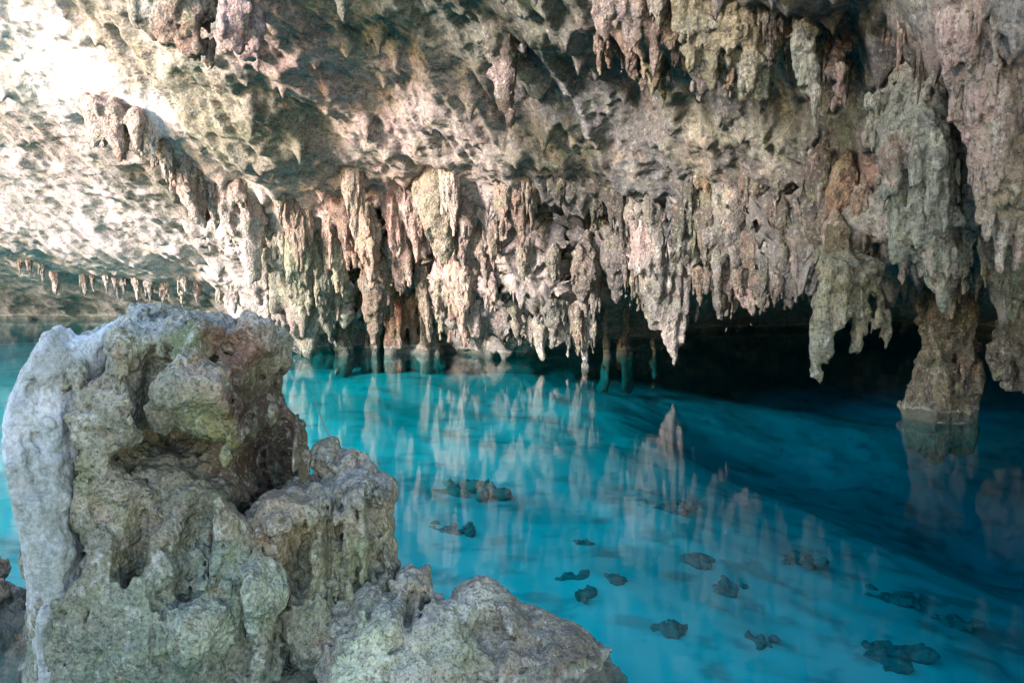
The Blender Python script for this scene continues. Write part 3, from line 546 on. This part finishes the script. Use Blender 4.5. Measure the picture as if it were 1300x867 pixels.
mw = bpy.data.materials.new("clear_turquoise_water"); t = nodes(mw); L = t.links.new
o_ = N(t, 'ShaderNodeOutputMaterial'); tr = N(t, 'ShaderNodeBsdfTransparent'); gl = N(t, 'ShaderNodeBsdfGlossy'); gl.inputs['Roughness'].default_value = .012
lw = N(t, 'ShaderNodeLayerWeight'); lw.inputs['Blend'].default_value = .5; pw = N(t, 'ShaderNodeMath', operation='POWER'); L(lw.outputs['Facing'], pw.inputs[0]); pw.inputs[1].default_value = 5.
fr = N(t, 'ShaderNodeMath', operation='MULTIPLY_ADD'); L(pw.outputs[0], fr.inputs[0]); fr.inputs[1].default_value = .98; fr.inputs[2].default_value = .02     # the same from both sides: the surface does not bend light here
mx = N(t, 'ShaderNodeMixShader')
geo = N(t, 'ShaderNodeNewGeometry'); mp = N(t, 'ShaderNodeMapping'); mp.inputs['Scale'].default_value = (1.2, 3.2, 1); L(geo.outputs['Position'], mp.inputs[0])
nz = N(t, 'ShaderNodeTexNoise'); nz.inputs['Scale'].default_value = 3.2; nz.inputs['Detail'].default_value = 4; L(mp.outputs[0], nz.inputs['Vector'])
bp = N(t, 'ShaderNodeBump'); bp.inputs['Strength'].default_value = .055; bp.inputs['Distance'].default_value = .02; L(nz.outputs['Fac'], bp.inputs['Height'])
L(bp.outputs[0], gl.inputs['Normal']); L(fr.outputs[0], mx.inputs[0]); L(tr.outputs[0], mx.inputs[1]); L(gl.outputs[0], mx.inputs[2]); L(mx.outputs[0], o_.inputs['Surface'])
va = N(t, 'ShaderNodeVolumeAbsorption'); va.inputs['Color'].default_value = (.02, .947, .970, 1); va.inputs['Density'].default_value = 1.8; L(va.outputs[0], o_.inputs['Volume'])
X0, X1, Y0, Y1, ZB = -70, 40, -6.5, 48, -6
V = [(X0, Y0, 0), (X1, Y0, 0), (X1, Y1, 0), (X0, Y1, 0), (X0, Y0, ZB), (X1, Y0, ZB), (X1, Y1, ZB), (X0, Y1, ZB)]
water = link("water", mesh_np("water", V, [(0, 1, 2, 3), (7, 6, 5, 4), (0, 4, 5, 1), (1, 5, 6, 2), (2, 6, 7, 3), (3, 7, 4, 0)]), mw)
for p_ in water.data.polygons: p_.use_smooth = False
tag(water, kind='structure')

def on_bed(px, py):
    """where the sight line through (px, py) meets the pool bed"""
    z = -1.
    for _ in range(12):
        D = (CAMZ - z) / math.tan(math.atan((py - 433.5) / FPX) + PITCH); p = P(px, py, D); z = float(bed_z(p[0], p[1]))
    return p
def sub_rock(px, py, wpx, hpx, label, base=(.22, .31, .34), rise=.02):
    p = on_bed(px, py); s_ = wpx / FPX * p[1] * .5; dz = max(rise, s_ * .1); dy = max(hpx / FPX * p[1] * 1.2, s_ * .5)
    F = Field(p - np.array([s_ + .15, dy + .15, dz + .25]), p + np.array([s_ + .15, dy + .15, dz + .2]), max(.02, s_ / 22))
    g = np.random.default_rng(int(px + py))
    for k in range(20): F.ell(p + np.array([g.normal(0, .5) * s_, g.normal(0, .4) * dy, .0]), np.array([g.uniform(.07, .24) * s_, g.uniform(.08, .28) * dy, g.uniform(.3, 1) * dz]) + .015, .02)
    rock_from(F, lambda v: -.012 + .03 * fbm(v * 7, 3, 5) + .02 * fbm(v * 21, 2, 6), .2, [], base, M_SUNK, "submerged_rock", label, "rock", "dark rocks on the pool bed")
sub_rock(600, 622, 125, 26, "brown flat rock under the bright water beside the big boulder, largest of the sunken rocks", (.40, .33, .27), .07)
for a in [(578, 672, 60, 10, "low dark sunken rock just below the brown flat one"), (850, 800, 55, 18, "dark sunken rock off the end of the front boulder"), (925, 748, 48, 18, "dark sunken rock in the middle of the lower water"),
          (1010, 712, 70, 14, "flat dark sunken rock beneath the right-hand reflections"), (726, 733, 36, 14, "small dark sunken rock above the front boulder's crest, first of two"), (780, 735, 24, 12, "tiny dark sunken rock above the front boulder's crest, second of two"),
          (745, 755, 30, 12, "small dark sunken rock nearest the crest of the front boulder"), (1130, 760, 80, 22, "wide dark sunken rock in the lower right water"), (1210, 792, 60, 14, "dark sunken rock near the lower right corner"),
          (960, 815, 40, 14, "little dark sunken rock low in the blue water"), (850, 645, 80, 10, "long thin dark sunken rock below the central reflections"), (1130, 830, 130, 22, "broad dark sunken ledge along the bottom right"), (740, 690, 22, 8, "tiny dark sunken rock in the brightest water"), (885, 712, 60, 18, "dim sunken rock left of the flat dark one")]: sub_rock(*a)

# ------------------------------------------------------------------ boulders in front
SC = .86                                     # the great boulder and its neighbour stand this much nearer than first paced out
def E(F, px, py, D, rx, ry, rd, k=.08, sub=False):
    u = D / FPX; F.ell(P(px, py, D), (rx * u, rd, ry * u), k, sub)
F = Field((-2.75, 2.95, -.75), (-.45, 5.25, 2.0), .0128)
for a in [(190, 560, 4.75, 165, 165, .55), (170, 760, 4.6, 145, 190, .65), (225, 425, 4.9, 110, 40, .45), (285, 445, 4.85, 80, 48, .45), (330, 455, 4.75, 42, 52, .35), (335, 540, 4.95, 42, 60, .3), (110, 520, 4.75, 70, 110, .4),
          (250, 820, 4.45, 75, 100, .4), (335, 800, 4.45, 45, 90, .35), (245, 495, 4.33, 56, 36, .2), (270, 560, 4.4, 30, 60, .18), (395, 560, 4.95, 18, 24, .2), (75, 850, 4.6, 45, 90, .5), (130, 880, 4.4, 85, 60, .4), (125, 620, 4.26, 22, 80, .14), (292, 660, 4.3, 24, 100, .16),
          (255, 800, 4.1, 42, 52, .2), (325, 745, 4.2, 36, 42, .2), (170, 830, 4.1, 60, 60, .2), (160, 470, 4.4, 30, 60, .15), (345, 408, 4.8, 24, 14, .2), (352, 590, 5.7, 62, 90, .25), (345, 660, 4.6, 50, 34, .3), (388, 572, 4.5, 13, 50, .3), (338, 515, 4.42, 42, 26, .3), (302, 585, 4.35, 20, 62, .25)]: E(F, *a[:2], a[2] * SC, *a[3:], k=.06)
for a in [(346, 586, 4.75, 27, 38, .8), (200, 566, 4.5, 44, 20, .34), (262, 590, 4.4, 16, 24, .2), (215, 590, 4.2, 66, 34, .36), (205, 645, 4.12, 34, 50, .14), (165, 700, 4.07, 12, 60, .16), (235, 690, 4.07, 9, 70, .16), (128, 480, 4.36, 10, 60, .12), (296, 800, 4.02, 8, 70, .22), (386, 798, 4.1, 20, 26, .3), (375, 725, 4.15, 14, 60, .25), (248, 460, 4.2, 13, 7, .2), (95, 560, 4.25, 14, 80, .2), (290, 436, 4.4, 42, 20, .16), (322, 500, 4.38, 22, 50, .3),
          (190, 500, 4.36, 20, 50, .14), (238, 760, 4.05, 40, 14, .14), (90, 720, 4.15, 24, 50, .15), (200, 400, 4.6, 20, 5, .2), (310, 640, 4.1, 7, 60, .12), (265, 610, 4.25, 18, 20, .16)]: E(F, *a[:2], a[2] * SC, *a[3:], k=.035, sub=True)
F.trim([(22, 900), (38, 820), (36, 790), (38, 750), (30, 690), (18, 630), (6, 580), (4, 545), (16, 505), (38, 460), (56, 428), (66, 413), (78, 408), (90, 414), (98, 424), (130, 414), (150, 405), (170, 392), (200, 385), (235, 387), (262, 390), (285, 400), (320, 405), (345, 409), (358, 420), (370, 440), (374, 456), (366, 470), (358, 480), (356, 495), (362, 512), (376, 528), (386, 541), (393, 552), (398, 600), (398, 900)])
TEAL, BLUISH, MOSS = (.33, .39, .34), (.50, .53, .57), (.25, .27, .15)
def pb(L_, f=1.): return [(P(x, y, D * f), r * D * f / FPX, c) for x, y, D, r, c in L_]
rock_disp = lambda p: .014 + .042 * fbm(p * np.array([3, 3, 1.9]), 3, 71) + .028 * ridged(p * np.array([6, 6, 1.5]), 3, 72) + .022 * fbm(p * np.array([12, 12, 7]), 3, 73) + .006 * fbm(p * 32, 2, 74) + .10 * np.clip(vnoise(p * 17, 75) - .5, 0, 1) + .06 * np.clip(vnoise(p * 34, 76) - .45, 0, 1)
boulder = rock_from(F, rock_disp, .22, pb([(300, 432, 4.5, 34, (.30, .11, .06)), (255, 425, 4.5, 22, (.30, .13, .08)), (212, 450, 4.4, 24, (.22, .26, .13)), (200, 390, 4.6, 36, (.30, .33, .40)), (260, 388, 4.6, 40, (.30, .32, .36)), (320, 404, 4.6, 30, (.42, .40, .40)), (120, 430, 4.6, 45, (.55, .60, .68)),  # bluish blobs along top and left edge put skylight into the colour
    (60, 480, 4.6, 50, BLUISH), (265, 485, 4.3, 34, (.52, .40, .35)), (225, 520, 4.3, 24, (.40, .42, .34)), (250, 540, 4.3, 26, MOSS), (285, 570, 4.3, 30, (.30, .28, .12)), (345, 540, 4.5, 44, (.11, .06, .04)), (346, 583, 4.9, 50, (.09, .045, .03)), (350, 600, 5.3, 80, (.09, .05, .035)), (362, 545, 4.8, 44, (.10, .06, .04)), (318, 520, 4.4, 26, (.13, .08, .06)), (335, 480, 4.5, 34, (.16, .11, .09)), (300, 480, 4.5, 20, (.2, .1, .08)), (340, 600, 4.5, 34, (.2, .1, .08)),  # dark browns in the right hollow: rock colour, deepened to carry its shade
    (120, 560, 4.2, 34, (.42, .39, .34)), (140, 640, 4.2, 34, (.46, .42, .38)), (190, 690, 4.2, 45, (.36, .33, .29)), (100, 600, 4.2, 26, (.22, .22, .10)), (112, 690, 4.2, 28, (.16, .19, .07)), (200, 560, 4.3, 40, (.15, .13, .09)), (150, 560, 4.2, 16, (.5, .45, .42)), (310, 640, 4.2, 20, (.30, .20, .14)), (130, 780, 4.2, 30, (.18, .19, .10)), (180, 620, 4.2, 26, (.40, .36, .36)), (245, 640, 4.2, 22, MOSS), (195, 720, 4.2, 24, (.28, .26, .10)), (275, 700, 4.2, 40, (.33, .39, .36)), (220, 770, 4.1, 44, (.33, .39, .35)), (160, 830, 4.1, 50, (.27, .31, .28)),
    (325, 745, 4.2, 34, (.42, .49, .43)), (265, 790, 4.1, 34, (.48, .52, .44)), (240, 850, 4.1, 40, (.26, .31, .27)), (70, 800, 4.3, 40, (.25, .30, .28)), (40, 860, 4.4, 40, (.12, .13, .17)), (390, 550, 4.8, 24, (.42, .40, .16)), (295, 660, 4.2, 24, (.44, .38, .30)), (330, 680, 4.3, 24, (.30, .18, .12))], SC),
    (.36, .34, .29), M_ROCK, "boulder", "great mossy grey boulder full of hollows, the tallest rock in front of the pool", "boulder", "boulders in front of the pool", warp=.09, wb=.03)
M_FLOW = rock_material("skylit_white_flowstone", bump=.4, scale=2.4, speck=.6, stain=.6, gain=1., hue=(1, .98, .98), streak=(1, 1, .3), dark=.25)
F = Field((-2.8, 2.9, -.7), (-1.55, 4.5, 2.0), .0125)
for q in [[(84, 414, 18, 3.85), (68, 455, 30, 3.8), (48, 510, 36, 3.75), (38, 570, 38, 3.7), (48, 640, 36, 3.62), (66, 700, 34, 3.58), (76, 760, 30, 3.56), (80, 850, 26, 3.56)], [(132, 418, 14, 3.9), (104, 460, 22, 3.82), (86, 530, 22, 3.72), (88, 620, 18, 3.66)]]:
    for (x, y, r, d1), (x2, y2, r2, d2) in zip(q[:-1], q[1:]): F.cone(P(x, y, d1), P(x2, y2, d2), r * d1 / FPX, r2 * d2 / FPX, .08, flat=.6)
F.trim([(22, 900), (38, 820), (36, 790), (38, 750), (30, 690), (18, 630), (6, 580), (4, 545), (16, 505), (38, 460), (56, 428), (66, 413), (78, 408), (90, 414), (98, 424), (130, 414), (150, 405), (170, 392), (200, 385), (235, 387), (262, 390), (285, 400), (320, 405), (345, 409), (358, 420), (370, 440), (374, 456), (366, 470), (358, 480), (356, 495), (362, 512), (376, 528), (386, 541), (393, 552), (398, 600), (398, 900)])
rock_from(F, lambda p: .022 * fbm(p * np.array([6, 6, 1.5]), 3, 81) + .016 * ridged(p * np.array([9, 9, 1.2]), 2, 83) + .008 * fbm(p * 22, 3, 82), .15, pb([(20, 560, 3.7, 50, (.52, .55, .62)), (80, 420, 3.8, 40, (.58, .60, .64)), (50, 690, 3.6, 34, (.40, .46, .50)), (95, 500, 3.7, 26, (.34, .34, .33)), (88, 640, 3.6, 26, (.30, .31, .28)), (74, 800, 3.8, 40, (.28, .40, .40)), (100, 560, 3.8, 24, (.5, .5, .5))]), (.32, .325, .325), M_FLOW, "flowstone_ridge", None, None, parent=boulder)  # pale flowstone, its bluish white raised to paint in skylight on the flank

F = Field((-1.55, 3.1, -.8), (-.4, 4.9, 1.35), .0125)
for a in [(445, 690, 4.75, 52, 110, .32), (425, 628, 4.8, 78, 26, .32), (470, 618, 4.78, 38, 24, .3), (362, 650, 4.55, 40, 34, .25), (432, 590, 4.95, 36, 24, .2), (415, 575, 5, 22, 18, .18), (350, 700, 4.5, 34, 50, .2), (486, 690, 4.8, 14, 80, .22), (470, 760, 4.7, 50, 90, .3), (400, 760, 4.6, 45, 110, .3), (455, 600, 4.9, 28, 20, .2), (400, 800, 4.4, 40, 50, .2)]: E(F, *a[:2], a[2] * SC, *a[3:], k=.045)
for a in [(432, 700, 4.44, 4, 50, .1), (452, 690, 4.46, 5, 54, .12), (468, 690, 4.5, 4, 54, .1), (478, 700, 4.55, 4, 60, .12), (416, 700, 4.42, 4, 46, .08), (376, 725, 4.3, 14, 46, .26), (386, 680, 4.35, 10, 30, .16), (350, 678, 4.3, 24, 6, .12), (440, 600, 4.6, 9, 5, .2), (405, 605, 4.6, 8, 4, .15), (490, 604, 4.7, 10, 4, .2)]: E(F, *a[:2], a[2] * SC, *a[3:], k=.02, sub=True)
F.trim([(315, 900), (315, 630), (345, 615), (385, 595), (400, 562), (410, 553), (425, 555), (440, 568), (470, 576), (490, 590), (508, 608), (515, 622), (512, 640), (503, 655), (502, 680), (507, 705), (511, 720), (520, 760), (520, 900)], .02)
rock_from(F, lambda p: .008 + .028 * fbm(p * np.array([4, 4, 2.2]), 3, 91) + .022 * ridged(p * np.array([9, 9, 2.5]), 3, 92) + .016 * fbm(p * 16, 3, 93) + .005 * fbm(p * 34, 2, 94) + .07 * np.clip(vnoise(p * 20, 95) - .5, 0, 1), .15, pb([(440, 595, 4.7, 40, (.42, .41, .42)), (400, 690, 4.5, 34, (.40, .36, .25)), (462, 690, 4.5, 10, (.40, .46, .30)), (500, 640, 4.6, 22, (.18, .16, .15)), (350, 655, 4.4, 34, (.42, .34, .29)), (352, 700, 4.4, 24, (.34, .24, .16)), (372, 730, 4.3, 20, (.24, .13, .09)), (430, 730, 4.5, 40, (.40, .40, .30)), (488, 680, 4.6, 12, (.14, .12, .10))], SC),  # darkest blobs at the right edge paint that side's shade
    (.36, .33, .28), M_ROCK, "boulder", "shorter rock with a flat pitted top and fluted side, joined to the great boulder's right", "boulder", "boulders in front of the pool", warp=.06, wb=.06)

bd = lambda p: .012 + .04 * fbm(p * 3.2, 3, 171) + .03 * ridged(p * np.array([5.5, 5.5, 5.]), 3, 172) + .018 * fbm(p * 16, 3, 173) + .005 * fbm(p * 36, 2, 174) + .09 * np.clip(vnoise(p * 21, 175) - .45, 0, 1)
F = Field((-1.15, 2.75, -.75), (1.0, 4.75, 1.0), .0135)
for a in [(500, 845, 3.75, 98, 110, .5), (470, 780, 3.85, 50, 46, .3), (530, 760, 3.85, 40, 36, .25), (455, 880, 3.6, 60, 80, .4), (540, 900, 3.6, 80, 80, .4), (575, 810, 3.8, 50, 70, .35),
          (640, 850, 3.9, 70, 110, .4), (605, 770, 3.95, 44, 46, .28), (690, 850, 3.9, 80, 86, .4), (740, 860, 3.9, 56, 58, .35), (660, 930, 3.6, 130, 80, .4), (730, 835, 3.95, 46, 48, .25), (660, 790, 3.95, 40, 36, .25), (780, 870, 3.9, 30, 40, .25)]: E(F, *a, k=.06)
for (x, y), (x2, y2) in zip([(545, 715), (560, 750), (572, 800), (600, 850)], [(560, 750), (572, 800), (600, 850), (622, 890)]): F.cone(P(x, y, 3.5), P(x2, y2, 3.4), .035, .03, .02, sub=True)
for a in [(525, 745, 3.6, 7, 30, .2), (455, 770, 3.5, 22, 4, .08), (490, 800, 3.3, 40, 4, .06), (540, 810, 3.3, 5, 50, .06), (640, 830, 3.5, 26, 12, .12), (625, 800, 3.65, 16, 26, .1), (700, 812, 3.6, 20, 7, .1), (690, 842, 3.5, 50, 6, .1), (660, 862, 3.4, 30, 5, .08)]: E(F, *a, k=.03, sub=True)
F.trim([(380, 900), (397, 867), (405, 820), (418, 775), (440, 740), (465, 724), (500, 720), (535, 719), (550, 722), (560, 738), (575, 734), (600, 726), (622, 729), (645, 742), (680, 762), (710, 778), (740, 790), (765, 802), (780, 827), (795, 852), (810, 900)])
rock_from(F, bd, .18, pb([(445, 790, 3.4, 45, (.58, .68, .48)), (480, 850, 3.3, 60, (.74, .74, .64)), (430, 850, 3.3, 40, (.62, .70, .52)), (540, 750, 3.6, 30, (.46, .44, .45)), (560, 860, 3.3, 34, (.54, .48, .42)), (500, 735, 3.7, 30, (.44, .43, .42)),
    (610, 740, 3.8, 26, (.60, .58, .54)), (600, 800, 3.6, 30, (.48, .50, .42)), (640, 830, 3.5, 30, OLIVE), (690, 800, 3.7, 44, (.26, .23, .22)), (750, 840, 3.7, 50, (.2, .16, .14)), (660, 870, 3.4, 40, (.40, .36, .34))]), (.42, .39, .36), M_ROCK,
    "boulder", "low cracked boulder at the bottom, pale greenish with a brown right end", "boulder", "boulders in front of the pool", warp=.06, wb=.05)
F = Field((-1.5, 3.2, -.9), (-.8, 4.6, .8), .016)
for a in [(355, 860, 3.95, 55, 45, .35), (330, 890, 3.9, 60, 50, .35)]: E(F, *a, k=.08)
rock_from(F, bd, .15, [], (.42, .46, .47), M_ROCK, "boulder", "low bluish grey rock tucked between the great boulder and the pale greenish one", "boulder", "boulders in front of the pool")
F = Field((-3.9, 3.5, -.9), (-2.1, 5.4, 1.1), .02)
for a in [(-20, 850, 4.3, 70, 70, .5), (-10, 790, 4.5, 34, 50, .35), (-60, 750, 4.6, 60, 60, .4), (20, 880, 4.2, 60, 50, .4)]: E(F, *a, k=.1)
rock_from(F, bd, .18, [], (.5, .38, .31), M_ROCK, "boulder", "pinkish tan rock peeking out at the bottom left behind the white ridge", "boulder", "boulders in front of the pool")

# ------------------------------------------------------------------ dry twigs by the boulder
mt = bpy.data.materials.new("dry_bark"); t = nodes(mt); o_ = N(t, 'ShaderNodeOutputMaterial'); b = N(t, 'ShaderNodeBsdfPrincipled'); t.links.new(b.outputs[0], o_.inputs[0])
nz = N(t, 'ShaderNodeTexNoise'); nz.inputs['Scale'].default_value = 60; r_ = N(t, 'ShaderNodeValToRGB'); t.links.new(nz.outputs['Fac'], r_.inputs[0]); t.links.new(r_.outputs[0], b.inputs['Base Color'])
r_.color_ramp.elements[0].color = (.05, .04, .035, 1); r_.color_ramp.elements[1].color = (.28, .24, .2, 1)
def tube(pts, r0, r1, n=6):
    V, Q = [], []
    for i, p in enumerate(pts):
        d = np.array(pts[min(i + 1, len(pts) - 1)]) - np.array(pts[max(i - 1, 0)]); d /= np.linalg.norm(d)
        a = np.cross(d, (0, 1, .3)); a /= np.linalg.norm(a); b = np.cross(d, a); r = r0 + (r1 - r0) * i / (len(pts) - 1)
        for k in range(n): V.append(np.array(p) + r * (a * math.cos(k * 6.2832 / n) + b * math.sin(k * 6.2832 / n)))
    for i in range(len(pts) - 1):
        for k in range(n): Q.append((i * n + k, i * n + (k + 1) % n, (i + 1) * n + (k + 1) % n, (i + 1) * n + k))
    return np.array(V), np.array(Q)
for q, lab in [([(418, 556, 4.3), (411, 535, 4.32), (402, 515, 4.35), (396, 500, 4.4)], "bare thin twig leaning out over the water from the flat topped rock")]:
    pts = [P(x + rng.uniform(-2, 2), y, D) for x, y, D in q]; pts = [pts[0] + (pts[0] - pts[1]) * .5] + pts
    V, Q = tube(pts, .005, .002); tag(link("dry_twig", mesh_np("dry_twig", V, Q), mt), lab, "twig")
